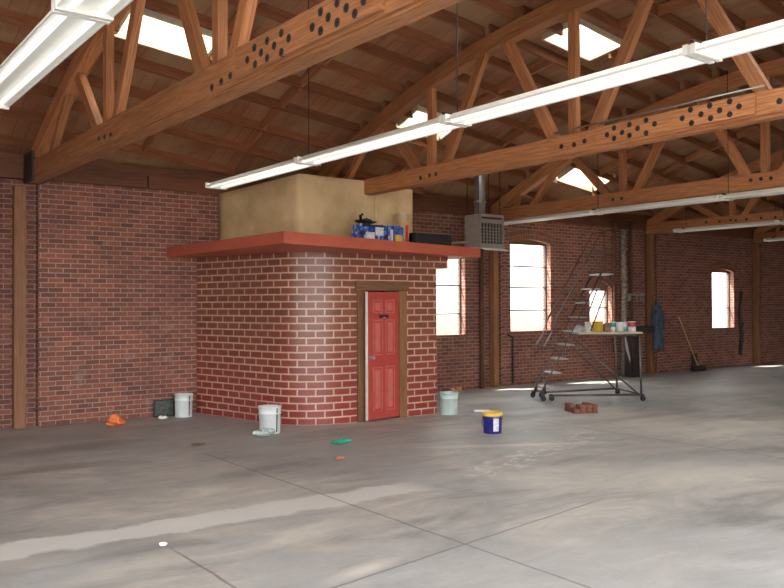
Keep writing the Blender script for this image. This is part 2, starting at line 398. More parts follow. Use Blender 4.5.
    lk(nt, c, bs.inputs['Base Color'])
    lk(nt, ramp(nt, n2, [(.3, (.42, .42, .42)), (.7, (.65, .65, .65))]), bs.inputs['Roughness'])
    bump(nt, n3, bs, .15, .004); return m_
M['floor'] = floor_mat()

# ------------------------------------------------------------------ layout
XL, XR, YF, YW, YB = -7.0, 33.0, -0.6, 12.9, 13.15
TX = [-1.9, 3.0, 7.75, 12.4, 17.85, 22.9, 28.0]         # truss lines
def arc(y): return 5.45 - .0367*(y-6.2)**2
HW = 3.65

# floor, outside ground
g = G(); g.box(XL, XR, YF, YB, -.25, 0); struct(g, 'floor', M['floor'])
g = G(); g.box(-60, 80, YB, 60, -.3, -.05); struct(g, 'trim_1', plain('yard_gravel', (.55, .52, .47), .9))
g = G(); g.box(-60, 80, -50, YF, -.3, -.02); g.box(-60, XL-.3, YF, YB, -.3, -.02); struct(g, 'trim_2', plain('apron_concrete', (.17, .16, .145), .9))

# back wall with arched windows and post chases
WIN = [(10.70, 11.52, 1.12, 2.82, .07), (12.84, 14.13, 1.15, 3.14, .08), (15.48, 16.30, 1.24, 2.12, .22), (20.6, 21.68, 1.07, 2.66, .08)]
CH = [(2.55, 3.08), (12.02, 12.56), (17.6, 18.1), (22.62, 23.12)]
def back_wall():
    g = G()
    xs = sorted({XL, XR} | {w[0] for w in WIN} | {w[1] for w in WIN} | {c[0] for c in CH} | {c[1] for c in CH})
    for y, chase in ((YW, True), (YB, False)):
        for a, b in zip(xs[:-1], xs[1:]):
            w = next((w for w in WIN if abs(w[0]-a) < 1e-6), None); c = next((c for c in CH if abs(c[0]-a) < 1e-6), None)
            if w:
                rects = [(0, w[2])]
                zt = w[3]; rise = w[4]; n = 10
                g.quad((a, y, 0), (b, y, 0), (b, y, w[2]), (a, y, w[2]), [(a, 0), (b, 0), (b, w[2]), (a, w[2])])
                for k in range(n):
                    xa = a+(b-a)*k/n; xb = a+(b-a)*(k+1)/n
                    za = zt + rise*math.sin(math.pi*k/n)**.8 if 0 < k < n else zt; zb = zt + rise*math.sin(math.pi*(k+1)/n)**.8 if k+1 < n else zt
                    g.quad((xa, y, za), (xb, y, zb), (xb, y, HW), (xa, y, HW), [(xa, za), (xb, zb), (xb, HW), (xa, HW)])
                    if chase: g.quad((xa, YW, za), (xa, YB, za), (xb, YB, zb), (xb, YW, zb), [(0, xa), (.35, xa), (.35, xb), (0, xb)])
                if chase:
                    for x in (a, b): g.quad((x, YW, w[2]), (x, YB, w[2]), (x, YB, zt), (x, YW, zt), [(x, w[2]), (x+.35, w[2]), (x+.35, zt), (x, zt)])
                    g.quad((a, YW, w[2]), (b, YW, w[2]), (b, YB, w[2]), (a, YB, w[2]))
            elif c and chase:
                yy = YW+.14
                g.quad((a, yy, 0), (b, yy, 0), (b, yy, HW), (a, yy, HW), [(a+.05, .02), (b+.05, .02), (b+.05, HW+.02), (a+.05, HW+.02)])
                for x in (a, b): g.quad((x, YW, 0), (x, yy, 0), (x, yy, HW), (x, YW, HW), [(x, .03), (x+.14, .03), (x+.14, HW+.03), (x, HW+.03)])
            else:
                g.quad((a, y, 0), (b, y, 0), (b, y, HW), (a, y, HW), [(a, 0), (b, 0), (b, HW), (a, HW)])
    g.quad((XL, YW, HW), (XR, YW, HW), (XR, YB, HW), (XL, YB, HW))
    struct(g, 'wall_back', M['brick'])
back_wall()
g = G(); g.box(XL-.3, XL, YF, .3, 0, 5.6); g.box(XL-.3, XL, 5.6, YB, 0, 5.6); g.box(XL-.3, XL, .3, 5.6, 3.3, 5.6); struct(g, 'wall_left', M['brick'])
g = G(); g.box(XR, XR+.3, YF, YB, 0, 5.6); struct(g, 'wall_right', M['brick'])
# rim boards on top of the brickwork
g = G(); g.box(XL, XR, YW+.05, YW+.24, HW, 4.02); struct(g, 'trim_3', M['rim'])
for i, (x0, x1, z0, z1) in enumerate(((4.75, 6.3, 3.66, 3.86), (3.3, 4.7, 3.66, 3.90), (8.9, 11.6, 3.66, 3.84), (13., 17.2, 3.66, 3.84), (18.4, 22.3, 3.66, 3.84))):
    g = G(); g.box(x0, x1, YW+.0, YW+.05, z0, z1)
    struct(g, 'trim_%d' % (i+4), M['rim'])
# front header over the open side (behind the camera)
g = G(); g.box(XL, 7.5, YF-.3, YF, 3.9, 4.4); g.box(7.5, XR, YF-.3, YF, 0, 4.4); struct(g, 'wall_front', M['brick'])
# brick arches over the windows
for i, (x0, x1, z0, z1, rise) in enumerate(WIN):
    g = G(); n = 14; xc = (x0+x1)/2; L = 0
    for lay in range(2):
        for k in range(n):
            def pt(t, off):
                x = x0+(x1-x0)*t; z = z1+rise*math.sin(math.pi*t)**.8 if 0 < t < 1 else z1
                dx = (t-.5)*2*off*.8; return (x+dx, z+off*(1-.25*abs(t-.5)*2))
            o0, o1 = lay*.12, lay*.12+.115
            a = pt(k/n, o0); b = pt((k+1)/n, o0); c = pt((k+1)/n, o1); d = pt(k/n, o1); y = YW-.012
            l = math.dist(a, b)
            g.quad((a[0], y, a[1]), (b[0], y, b[1]), (c[0], y, c[1]), (d[0], y, d[1]), [(L, lay*.12), (L+l, lay*.12), (L+l, lay*.12+.12), (L, lay*.12+.12)]); L += l
            g.quad((d[0], y, d[1]), (c[0], y, c[1]), (c[0], YW, c[1]), (d[0], YW, d[1]))
    struct(g, 'trim_%d' % (i+20), M['arch'])
# windows: frame, head board, bars, panes
for i, (x0, x1, z0, z1, rise) in enumerate(WIN):
    e = bpy.data.objects.new('window_%d' % (i+1), None); COL.objects.link(e); e.location = ((x0+x1)/2, YW+.15, z0); e['kind'] = 'structure'
    T = Vector(e.location)
    def loc(g_): g_.v = [tuple(Vector(p)-T) for p in g_.v]; return g_
    ya, yb = YW+.13, YW+.18; t = .028
    g = G(); g.box(x0, x0+t, ya, yb, z0, z1); g.box(x1-t, x1, ya, yb, z0, z1); g.box(x0+t, x1-t, ya, yb, z0, z0+t); g.box(x0+t, x1-t, ya, yb, z1-t, z1)
    loc(g).build('window_frame', M['dark'], e)
    g = G(); n = 10
    for k in range(n):
        xa = x0+(x1-x0)*k/n; xb = x0+(x1-x0)*(k+1)/n
        za = z1+rise*math.sin(math.pi*k/n)**.8 if 0 < k < n else z1; zb = z1+rise*math.sin(math.pi*(k+1)/n)**.8 if k+1 < n else z1
        for y in (ya, yb): g.quad((xa, y, z1-.01), (xb, y, z1-.01), (xb, y, zb), (xa, y, za))
    loc(g).build('head_board', M['casing'] if i != 2 else M['arch'], e)
    h = z1-z0
    bars = {0: (.27, .62), 1: (.27, .50, .73), 2: (.5,), 3: (.36,)}[i]
    if i == 1: bars = (.245, .5, .74)
    for b_ in bars:
        g = G(); g.box(x0+t, x1-t, ya+.01, yb-.01, z0+h*b_-.014, z0+h*b_+.014); loc(g).build('glazing_bar', M['dark'], e)
    g = G(); g.box(x0+t, x1-t, ya+.03, ya+.036, z0+t, z1-t); loc(g).build('pane', M['glass'], e)
    g = G(); g.box(x0, x1, YW-.02, ya, z0, z0+.03); loc(g).build('window_sill', M['arch'], e)

# ------------------------------------------------------------------ roof
SK = .175
bays = list(zip([XL-.3]+TX, TX+[XR+.3]))
SKY = {2: [(3.3, 4.55, 9.95, 10.53)], 3: [(8.73, 10.0, 7.70, 8.33), (8.4, 9.5, 10.88, 11.44)], 4: [(13.37, 14.86, 11.77, 12.35)]}
def yy(s, x, xb): return s + SK*(x-xb)
for b_ in range(1, 7):
    SKY.setdefault(b_, []).extend([(bays[b_][0]+1.0, bays[b_][0]+2.9, 1.0, 2.1), (bays[b_][0]+1.0, bays[b_][0]+2.9, 3.3, 4.4)])  # unseen skylights over the front half, added to brighten the floor
sky_n = 0
SKYL = {(2, 9.95): 'translucent white skylight above the nearest truss at the upper left',
        (3, 7.7): 'translucent white skylight near the top centre, behind a post of the second truss',
        (3, 10.88): 'small translucent skylight partly hidden by the long diagonal light strip',
        (4, 11.77): 'translucent white skylight low on the far roof slope, right of the heater'}
roofg = G()
for bi, (xa, xb) in enumerate(bays):
    xm = (xa+xb)/2; holes = SKY.get(bi, [])
    sbr = sorted(set([round(-1.3+.35*k, 3) for k in range(47)] + [h[2] for h in holes] + [h[3] for h in holes]))
    xbr = sorted(set([xa, xb] + [h[0] for h in holes] + [h[1] for h in holes]))
    for s0, s1 in zip(sbr[:-1], sbr[1:]):
        for x0, x1 in zip(xbr[:-1], xbr[1:]):
            if any(x0 >= h[0]-1e-6 and x1 <= h[1]+1e-6 and s0 >= h[2]-1e-6 and s1 <= h[3]+1e-6 for h in holes): continue
            P = []
            for x, s in ((x0, s0), (x1, s0), (x1, s1), (x0, s1)):
                y = min(13.27, max(-.95, yy(s, x, xm))); P.append((x, y, arc(y)+.31))
            if abs(P[0][1]-P[3][1])+abs(P[1][1]-P[2][1]) < 1e-6: continue
            roofg.quad(*P, uv=[(p[1], p[0]) for p in P])
            Q = [(p[0], p[1], p[2]+.08) for p in P]; roofg.quad(*reversed(Q))
    for h in holes:
        sky_n += 1
        g = G(); g2 = G()
        c = [(h[0], h[2]), (h[1], h[2]), (h[1], h[3]), (h[0], h[3])]
        pts = [(x, yy(s, x, xm)) for x, s in c]
        for k in range(4):
            a, b = pts[k], pts[(k+1) % 4]
            za, zb = arc(a[1]), arc(b[1])
            g.beam((a[0], a[1], za+.46), (b[0], b[1], zb+.46), .04, .44)
        top = [(p[0], p[1], arc(p[1])+.69) for p in pts]
        g2.quad(*top)
        t = thing('skylight', (pts[0][0], pts[0][1], arc(pts[0][1])+.31),
                  SKYL[sky_key] if (sky_key := (bi, round(h[2], 2))) in SKYL else 'translucent white skylight added over the front part of the hall for light, out of the frame', 'skylight', None if sky_key in SKYL else 'added skylights out of the frame')
        T = Vector(t.location)
        for g_ in (g, g2): g_.v = [tuple(Vector(p)-T) for p in g_.v]
        g.build('curb', M['curb'], t); g2.build('panel', M['skylight'], t)
struct(roofg, 'ceiling', M['sheath'])

ordn = ['outermost left, half out of frame', 'first', 'second', 'third', 'fourth', 'fifth', 'sixth', 'last']
for bi, (xa, xb) in enumerate(bays):
    if bi in (0, 7): continue
    names = {1: 'left of the nearest timber truss', 2: 'between the nearest truss and the second truss', 3: 'between the second and the third truss', 4: 'between the third and the fourth truss', 5: 'between the fourth and the fifth truss', 6: 'beyond the fifth truss at far right'}
    xm = (xa+xb)/2; off = 10.28 - .605*17 + {1: .2, 2: 0, 3: .1, 4: .25, 5: .05, 6: .3}[bi]
    js = [off+.605*k for k in range(0, 26)]
    if bi == 2: first_bay = js
    for s in js:
        x0, x1 = xa+.0, xb-.0
        if yy(s, x0, xm) < -.6: continue
        if yy(s, x0, xm) > 12.7: continue
        if yy(s, x1, xm) > 12.85: x1 = xm + (12.85-s)/SK
        if x1-x0 < .5: continue
        if any(h[2]-.02 < s < h[3]+.02 for h in SKY.get(bi, [])):
            hh = [h for h in SKY[bi] if h[2]-.02 < s < h[3]+.02][0]; spans = [(x0, hh[0]-.02), (hh[1]+.02, x1)]
        else: spans = [(x0, x1)]
        for (p, q) in spans:
            if q-p < .25: continue
            ya, yb = yy(s, p, xm), yy(s, q, xm); ym = (ya+yb)/2
            sl_ = -2*.0367*(ym-6.2); nrm = Vector((0, -sl_, 1)).normalized()
            g = G(); org = (p, ya, arc(ya)+.205)
            g.beam((p+.004, ya, arc(ya)+.225), (q-.004, yb, arc(yb)+.225), .042, .155, up=nrm)
            o = g.build('roof_joist', M['joist'], origin=org)
            tag(o, 'brown timber roof joist under the boards ' + names[bi], 'joist', 'roof joists ' + names[bi])
    # bridging blocks between the joists
    for fx in (.33, .66):
        x = xa+(xb-xa)*fx
        for s in js:
            y0 = yy(s, x, xm); y1 = y0+.605
            if y0 < -.3 or y1 > 12.8: continue
            if abs(x-10.7) < .5 and abs(y0-11.5) < .7: continue
            if any(h[0]-.1 < x < h[1]+.1 and s+.6 > h[2]-.02 and s < h[3]+.02 for h in SKY.get(bi, [])): continue
            g = G(); dx = .03 if int(s*10) % 2 else -.03
            g.beam((x+dx, y0+.03, arc(y0+.03)+.205), (x+dx, y1-.03, arc(y1-.03)+.225), .042, .14)
            o = g.build('bridging_block', M['block'], origin=(x+dx, y0+.03, arc(y0)+.205))
            tag(o, 'short timber block bridging two roof joists ' + names[bi], 'block', 'bridging blocks ' + names[bi])

# ------------------------------------------------------------------ trusses
T1b = [(5.36, 3.56), (5.25, 3.62), (5.24, 3.5), (5.15, 3.56), (5.06, 3.62), (5.06, 3.5), (4.96, 3.56), (4.86, 3.62), (4.86, 3.49), (4.76, 3.56), (4.46, 3.55), (4.36, 3.62), (4.36, 3.5), (4.27, 3.56), (4.17, 3.62), (4.17, 3.5), (4.07, 3.56), (3.98, 3.5), (3.89, 3.55), (6.04, 3.51), (5.87, 3.52), (5.71, 3.53), (8.9, 3.57), (8.71, 3.56), (8.51, 3.55)]
def t1map(y, z): k = 2.885/2.72; return (y*k, 1.8+(z-1.8)*k)
T1b = [t1map(*b) for b in T1b]
T2b = [(6.08, 3.73), (5.98, 3.79), (5.98, 3.67), (5.87, 3.72), (5.77, 3.79), (5.77, 3.67), (5.66, 3.73), (5.55, 3.8), (5.55, 3.66), (5.44, 3.74), (5.1, 3.74), (5.0, 3.81), (4.99, 3.67), (4.88, 3.74), (4.78, 3.81), (4.77, 3.68), (4.67, 3.74), (4.56, 3.81), (4.56, 3.68), (4.46, 3.74), (4.07, 3.72), (6.8, 3.71), (6.6, 3.7), (6.44, 3.72), (9.55, 3.67), (9.34, 3.68), (9.19, 3.68)]
T3b = [(7.02, 3.73), (6.85, 3.73), (6.69, 3.72), (9.7, 3.7), (9.5, 3.7)]
T4b = [(11.26, 3.72), (10.91, 3.7), (10.63, 3.71), (10.5, 3.7), (10.24, 3.7), (9.89, 3.7), (9.56, 3.69)]
tlab = {0: 'bowed timber truss out at the left edge, mostly outside the frame',
        1: 'nearest bowed timber truss, its bolted bottom chord crossing the upper left',
        2: 'second bowed timber truss running over the brick cabin to the right edge, many bolts',
        3: 'third bowed timber truss, behind the second one, above the third light strip',
        4: 'fourth bowed timber truss from the left, small, at the right beyond the wall pipes',
        5: 'fifth bowed timber truss, farthest back at the right edge',
        6: 'sixth bowed timber truss beyond the right edge'}
def truss(i, X, c0, bolts, zb0, zb1, zt0, zt1, hw=.1, splice=None, wall_y=12.98):
    t = thing('bowstring_truss', (X, 12.9, 3.6), tlab[i], 'truss', 'bowed timber roof trusses'); T = Vector(t.location)
    def fin(g_, n_, m_='wood', par=t, **k): g_.v = [tuple(Vector(p)-T) for p in g_.v]; return g_.build(n_, M[m_], par, **k)
    def zb(y): return zb0+(zb1-zb0)*(y-4)/8
    def zt(y): return zt0+(zt1-zt0)*(y-4)/8
    y0, y1 = -.55, wall_y
    g = G(); zc0, zc1 = (zb(y0)+zt(y0))/2, (zb(y1)+zt(y1))/2
    g.beam((X, y1, zc1), (X, y0, zc0), 2*hw, (zt(6)-zb(6))); fin(g, 'bottom_chord', bevel=.006)
    g = G(); g.beam((X, y1-.1, zb(y1)+.012-.02), (X, y0, zb(y0)-.008), 2*hw-.05, .03); fin(g, 'chord_ledge')
    # top chord, curved
    g = G(); n = 26; ys = [y1-.05+(y0-y1+.1)*k/n for k in range(n+1)]
    prev = None; o = 0
    for k, y in enumerate(ys):
        st = len(g.v); s_ = -2*.0367*(y-6.2); nr = Vector((0, -s_, 1)).normalized()*.105
        for a, b in ((-1, -1), (1, -1), (1, 1), (-1, 1)):
            g.v.append((X+a*.085, y+nr.y*b, arc(y)+nr.z*b))
        if k:
            L = .5*k
            for q in range(4):
                r_ = (q+1) % 4; g.face((st-4+q, st-4+r_, st+r_, st+q), [(L-.5, q*.2), (L-.5, q*.2+.2), (L, q*.2+.2), (L, q*.2)])
    g.face((3, 2, 1, 0), [(0, 0)]*4); e_ = len(g.v); g.face((e_-4, e_-3, e_-2, e_-1), [(0, 0)]*4)
    fin(g, 'top_chord')
    # webs
    def web(ya, yb, nm, w=.10):
        g_ = G(); zA = zt(ya)-.005 if True else 0; g_.beam((X, ya, zt(ya)-.06), (X, yb, arc(yb)-.06), .09, w, up=(0, 1, 0) if abs(ya-yb) < .02 else (0, 0, 1)); fin(g_, nm)
    sp = 2.72 if i != 1 else 2.95
    cs = [c0-sp*k for k in range(5) if c0-sp*k > .2]
    for c in cs:
        web(c, c, 'web_post', .115)
        top1 = c+1.15; top0 = c-1.15
        if top1 < 12: web(c+.28, top1, 'web_brace', .14)
        if top0 > -.2: web(c-.28, top0, 'web_brace', .14)
    if c0 < 10.2:
        web(12.3, 12.15, 'web_post', .09); web(11.85, c0+1.55, 'web_brace', .10)
    # end shoe
    g = G(); g.box(X-hw-.02, X+hw+.02, 12.45, 12.93, zb(12.7)-.02, zt(12.7)+.12) if i == 1 else None
    if i == 1: fin(g, 'end_shoe', 'dark')
    if splice:
        g = G(); ya, yb = splice; g.beam((X-hw-.018, ya, (zb(ya)+zt(ya))/2+.01), (X-hw-.018, yb, (zb(yb)+zt(yb))/2+.01), .036, zt(6)-zb(6)-.03); fin(g, 'splice_plank', bevel=.004)
    for (y, z) in bolts:
        off = .036 if splice and min(splice) < y < max(splice) else 0
        g = G(); x = X-hw-off; g.cyl((x+.02, y, z), (x-.004, y, z), .031, 10); g.cyl((x-.004, y, z), (x-.014, y, z), .013, 6); fin(g, 'bolt', 'dark')
    return t
truss(0, TX[0], 9.3, [], 3.58, 3.60, 3.82, 3.85)
truss(1, TX[1], 9.42, T1b, 3.53, 3.60, 3.79, 3.87, splice=(5.9, 3.95))
truss(2, TX[2], 9.4, T2b, 3.61, 3.60, 3.86, 3.80, splice=(6.25, 4.3))
truss(3, TX[3], 9.55, T3b, 3.58, 3.58, 3.84, 3.81)
truss(4, TX[4], 10.64, T4b, 3.58, 3.58, 3.83, 3.82)
truss(5, TX[5], 9.5, [], 3.58, 3.58, 3.83, 3.82)
truss(6, TX[6], 9.5, [], 3.58, 3.58, 3.83, 3.82)
# wooden posts in the wall chases
plab = {2.82: 'square timber post at the left against the brick wall, carrying the nearest truss', 12.37: 'square timber post between the cabin and the big window, below the heater',
        17.86: 'square timber post with blue coveralls hanging on it', 22.9: 'square timber post standing at the far right of the brick wall'}
for x, l in plab.items():
    g = G(); hw_ = .085 if x < 5 else .07; g.box(x-hw_, x+hw_, YW-.05, YW+.10, 0, 3.54); o = g.build('wooden_post', M['wood_post'], origin=(x, YW, 0), bevel=.008)
    tag(o, l, 'post', 'timber wall posts')
# thin conduit on the second truss
g = G(); g.tube([(7.62, 6.9, 3.885), (7.62, 5.4, 3.89), (7.62, 4.2, 3.895)], .011, 6); o = g.build('conduit', M['galv'], origin=None)
tag(o, 'thin pale conduit lying along the top of the second truss bottom chord', 'conduit')

# ------------------------------------------------------------------ fluorescent fixtures
def fixture_proto(L, tube='tube'):
    t = thing('fluorescent_fixture', (0, 0, 0), 'white fluorescent strip light under the roof', 'light fixture')
    g = G(); w = .155
    prof = [(-w, .0), (-w, .015), (-.07, .075), (.07, .075), (w, .015), (w, 0), (w-.012, 0), (w-.012, .006), (.06, .038), (-.06, .038), (-w+.012, .006), (-w+.012, 0)]
    n = len(prof)
    for y in (0, -L):
        g.v += [(x, y, z) for x, z in prof]
    for k in range(n):
        j = (k+1) % n; g.face((k, j, n+j, n+k), [(0, 0), (0, .1), (L, .1), (L, 0)])
    g.face(tuple(range(n)), [(0, 0)]*n); g.face(tuple(n+k for k in reversed(range(n))), [(0, 0)]*n)
    g.build('reflector', M['white'], t)
    for x in (-.08, .08):
        g = G(); g.cyl((x, -.04, .006), (x, -L+.04, .006), .018, 10); g.build('lamp_tube', M[tube], t)
    for y in (-.02, -L+.02):
        g = G(); g.box(-w-.005, w+.005, y-.018, y+.018, -.012, .06); g.build('end_cap', M['white'], t)
    return t
def rows(X, z, ys, labs, grp, hang, tube='tube'):
    for k, (a, b) in enumerate(zip(ys[:-1], ys[1:])):
        t = fixture_proto(a-b-.02, tube); t.location = (X, a, z); tag(t, labs[min(k, len(labs)-1)], None, grp)
        for y in hang:
            if b < y <= a+.01:
                h = G(); zt_ = arc(y)+.1-z; h.cyl((-.0, y-a, .06), (0, y-a, zt_), .006, 6); h.box(-.17, .17, y-a-.015, y-a+.015, .055, .075); h.build('hanger_rod', M['dark'], t)
rows(1.38, 3.45, [7.46, 4.78, 2.2], ['far unit of the white light strip at the top left corner', 'near unit of the white light strip at the top left corner'], 'first light row, top left corner', [7.2, 4.8], 'tube_lit')
rows(4.97, 3.45, [10.86, 8.32, 5.68, 3.16, .6], ['first unit of the long diagonal light strip, ending above the tan canvas box', 'second unit of the long diagonal light strip, over the cabin roof', 'third unit of the long diagonal light strip, right of the hanging rod', 'last unit of the long diagonal light strip, at the upper right edge'], 'second light row, long diagonal', [8.3, 5.66, 3.14], 'tube_lit')
rows(12.13, 3.45, [12.45, 9.95, 7.35, 4.8], ['far unit of the third light strip, starting right of the heater', 'middle unit of the third light strip, under the third truss', 'right unit of the third light strip, reaching the right edge'], 'third light row, under the third truss', [9.9, 7.3])
rows(16.85, 3.45, [11.45, 8.95, 6.4], ['left unit of the fourth light strip, under the fourth truss', 'right unit of the fourth light strip, at the right edge'], 'fourth light row', [11.2, 8.9])
rows(21.35, 3.45, [11.75, 9.2], ['small fifth light strip in the far right corner, under the fifth truss'], None, [11.5])

# ------------------------------------------------------------------ brick cabin
def cabin():
    t = thing('brick_cabin', (7.2, 11.5, 0), 'small room faced in painted brick with rounded corner, red fascia and red door', 'cabin'); T = Vector(t.location)
    def fin(g_, n_, m_, par=t, **k): g_.v = [tuple(Vector(p)-T) for p in g_.v]; return g_.build(n_, M[m_], par, **k)
    p = [(5.55, 12.87), (5.70, 12.25), (5.86, 11.5), (5.97, 11.0)]
    b0, b1, b2 = (5.97, 11.0), (6.15, 10.35), (7.03, 10.36)      # rounded corner
    for k in range(1, 15):
        u = k/14; p.append(tuple((1-u)**2*b0[i]+2*u*(1-u)*b1[i]+u*u*b2[i] for i in (0, 1)))
    yf = p[-1][1]
    g = G(); L = 0; zt = 2.6
    for a, b in zip(p[:-1], p[1:]):
        l = math.dist(a, b); n0 = len(g.v)
        g.v += [(a[0], a[1], 0), (b[0], b[1], 0), (b[0], b[1], zt), (a[0], a[1], zt)]
        g.face((n0, n0+1, n0+2, n0+3), [(L, 0), (L+l, 0), (L+l, zt), (L, zt)], True); L += l
    x0, dx0, dx1, dzt, x1, x2 = p[-1][0], 7.17, 7.92, 2.04, 8.62, 8.87
    def q(xa, xb, za, zb, y=yf):
        u = lambda x: L+x-x0
        g.quad((xa, y, za), (xb, y, za), (xb, y, zb), (xa, y, zb), [(u(xa), za), (u(xb), za), (u(xb), zb), (u(xa), zb)])
    q(x0, dx0, 0, zt); q(dx0, dx1, dzt, zt); q(dx1, x1, 0, zt); q(x1, x2, 2.37, zt)
    # right end wall and notch, door reveals
    g.quad((x1, yf, 0), (x1, 12.87, 0), (x1, 12.87, 2.37), (x1, yf, 2.37)); g.quad((x2, yf, 2.37), (x2, 12.87, 2.37), (x2, 12.87, zt), (x2, yf, zt))
    g.quad((x1, yf, 2.37), (x2, yf, 2.37), (x2, 12.87, 2.37), (x1, 12.87, 2.37))
    for x in (dx0, dx1): g.quad((x, yf, 0), (x, yf+.15, 0), (x, yf+.15, dzt), (x, yf, dzt))
    # merge shared vertical edges for smooth shading on the round corner
    o = fin(g, 'brick_wall', 'faux')
    bpy_me = o.data
    import bmesh
    bm = bmesh.new(); bm.from_mesh(bpy_me); bmesh.ops.remove_doubles(bm, verts=bm.verts, dist=.0005); bm.to_mesh(bpy_me); bm.free()
    # roof slab with red fascia
    g = G(); g.prism([(5.03, 12.87), (5.10, 9.13), (9.42, 10.16), (9.42, 12.87)], 2.565, 2.72); fin(g, 'fascia', 'fascia', bevel=.004)
    # casing
    g = G(); y0, y1 = yf-.035, yf+.09
    g.box(7.045, dx0+.02, y0, y1, 0, 2.04); fin(g, 'door_casing', 'casing', bevel=.006)
    g = G(); g.box(dx1-.08, 7.99, y0, y1, 0, 2.04); fin(g, 'door_casing', 'casing', bevel=.006)
    g = G(); g.box(7.01, 8.03, y0-.01, y1, 1.995, 2.15); fin(g, 'door_head', 'casing', bevel=.012)
    # dark sheet standing in for the shade inside the doorway
    g = G(); g.box(7.1, 8.0, yf+.6, yf+.62, 0, 2.1); fin(g, 'inside_shade', 'dark')
    # door leaf hung on the right, a little open
    d = G(); W = .70; Hh = 1.95
    ang = R(11)
    hx, hy = dx1-.085, yf-.015
    M2 = Matrix.Translation(Vector((hx, hy, .03))-T) @ Matrix.Rotation(ang, 4, 'Z')
    def leaf(g_, n_, m_, par, **k):
        g_.v = [tuple(M2 @ Vector(v_)) for v_ in g_.v]; return g_.build(n_, M[m_], par, **k)
    g = G(); g.box(-W, 0, 0, .04, 0, Hh)
    door = leaf(g, 'door', 'door', t)
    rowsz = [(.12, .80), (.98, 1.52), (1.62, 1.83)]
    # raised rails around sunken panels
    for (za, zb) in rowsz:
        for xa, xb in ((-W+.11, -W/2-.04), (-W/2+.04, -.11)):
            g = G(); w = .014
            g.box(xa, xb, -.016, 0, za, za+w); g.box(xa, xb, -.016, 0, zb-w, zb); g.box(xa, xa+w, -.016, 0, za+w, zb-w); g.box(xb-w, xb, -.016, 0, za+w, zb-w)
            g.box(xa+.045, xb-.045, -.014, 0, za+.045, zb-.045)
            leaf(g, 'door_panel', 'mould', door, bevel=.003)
    g = G(); g.box(-W-.012, -W, -.002, .042, 0, Hh); leaf(g, 'door_edge', 'edge', door)
    g = G(); g.v = []; g.lathe([(.0, 0), (.03, 0), (.03, .01), (.012, .015), (.012, .04), (.028, .05), (.03, .065), (.02, .078), (.0, .08)], 14)
    g.v = [(-W+.06+a, -c_, .95+b) for (a, b, c_) in g.v]; leaf(g, 'door_knob', 'galv', door)
    g = G(); g.box(-W/2-.10, -W/2+.10, -.014, -.0, 1.545, 1.60); pl = leaf(g, 'name_plate', 'black', door)
    g = G(); g.box(-W/2-.02, -W/2+.03, -.016, -.014, 1.552, 1.558); leaf(g, 'plate_mark', 'paper', pl)
    return t
cabin()

# tan canvas box on the cabin roof (closed in round the end of the second truss)
def tanbox():
    t = thing('canvas_box', (7.4, 12.0, 2.72), 'tall tan canvas covered box on the cabin roof, against the wall', 'box'); T = Vector(t.location)
    z0 = 2.722
    A, B_, C_, D = (5.95, 12.88), (6.43, 11.0), (7.90, 11.02), (8.62, 10.98)
    zA, zB, zC, zD = 3.66, 3.81, 3.80, 3.73
    def wall(p, q, za, zb, n_, notch=None):
        g = G(); nx, nz = 18, 12; rnd = random.Random(3)
        st = 0; L = math.dist(p, q); nrm = Vector((q[1]-p[1], -(q[0]-p[0]), 0)).normalized()
        for i in range(nx+1):
            for j in range(nz+1):
                u, v = i/nx, j/nz; e = math.sin(math.pi*u)*math.sin(math.pi*v)
                w = (.018*math.sin(u*9+v*5)+.012*math.sin(v*13-u*17)+rnd.uniform(-.005, .005))*e
                zt = za+(zb-za)*u
                g.v.append((p[0]+(q[0]-p[0])*u+nrm.x*w, p[1]+(q[1]-p[1])*u+nrm.y*w, z0+(zt-z0)*v))
        for i in range(nx):
            for j in range(nz):
                a = i*(nz+1)+j
                g.face((a, a+nz+1, a+nz+2, a+1), [(i*.1, j*.1), (i*.1+.1, j*.1), (i*.1+.1, j*.1+.1), (i*.1, j*.1+.1)], True)
        g.v = [tuple(Vector(v_)-T) for v_ in g.v]; o = g.build(n_, M['tarp'], t)
        s = o.modifiers.new('solid', 'SOLIDIFY'); s.thickness = .012
        return o
    wall(A, B_, zA, zB, 'canvas_side'); wall(B_, C_, zB, zC, 'canvas_front')
    # right hand sheet stops under the truss chord
    wall((7.87, 11.02), D, 3.77, 3.73, 'canvas_front')
    wall(D, (8.62, 12.88), zD, 3.66, 'canvas_side')
    g = G(); n0 = len(g.v); P = [(A[0], A[1], zA), (B_[0], B_[1], zB), (7.62, 11.02, 3.80), (7.62, 12.88, 3.7)]; g.quad(*P)
    g.quad((7.88, 11.02, 3.79), (D[0], D[1], 3.73), (8.62, 12.88, 3.66), (7.88, 12.88, 3.68))
    g.v = [tuple(Vector(v_)-T) for v_ in g.v]; g.build('canvas_top', M['tarp'], t)
tanbox()

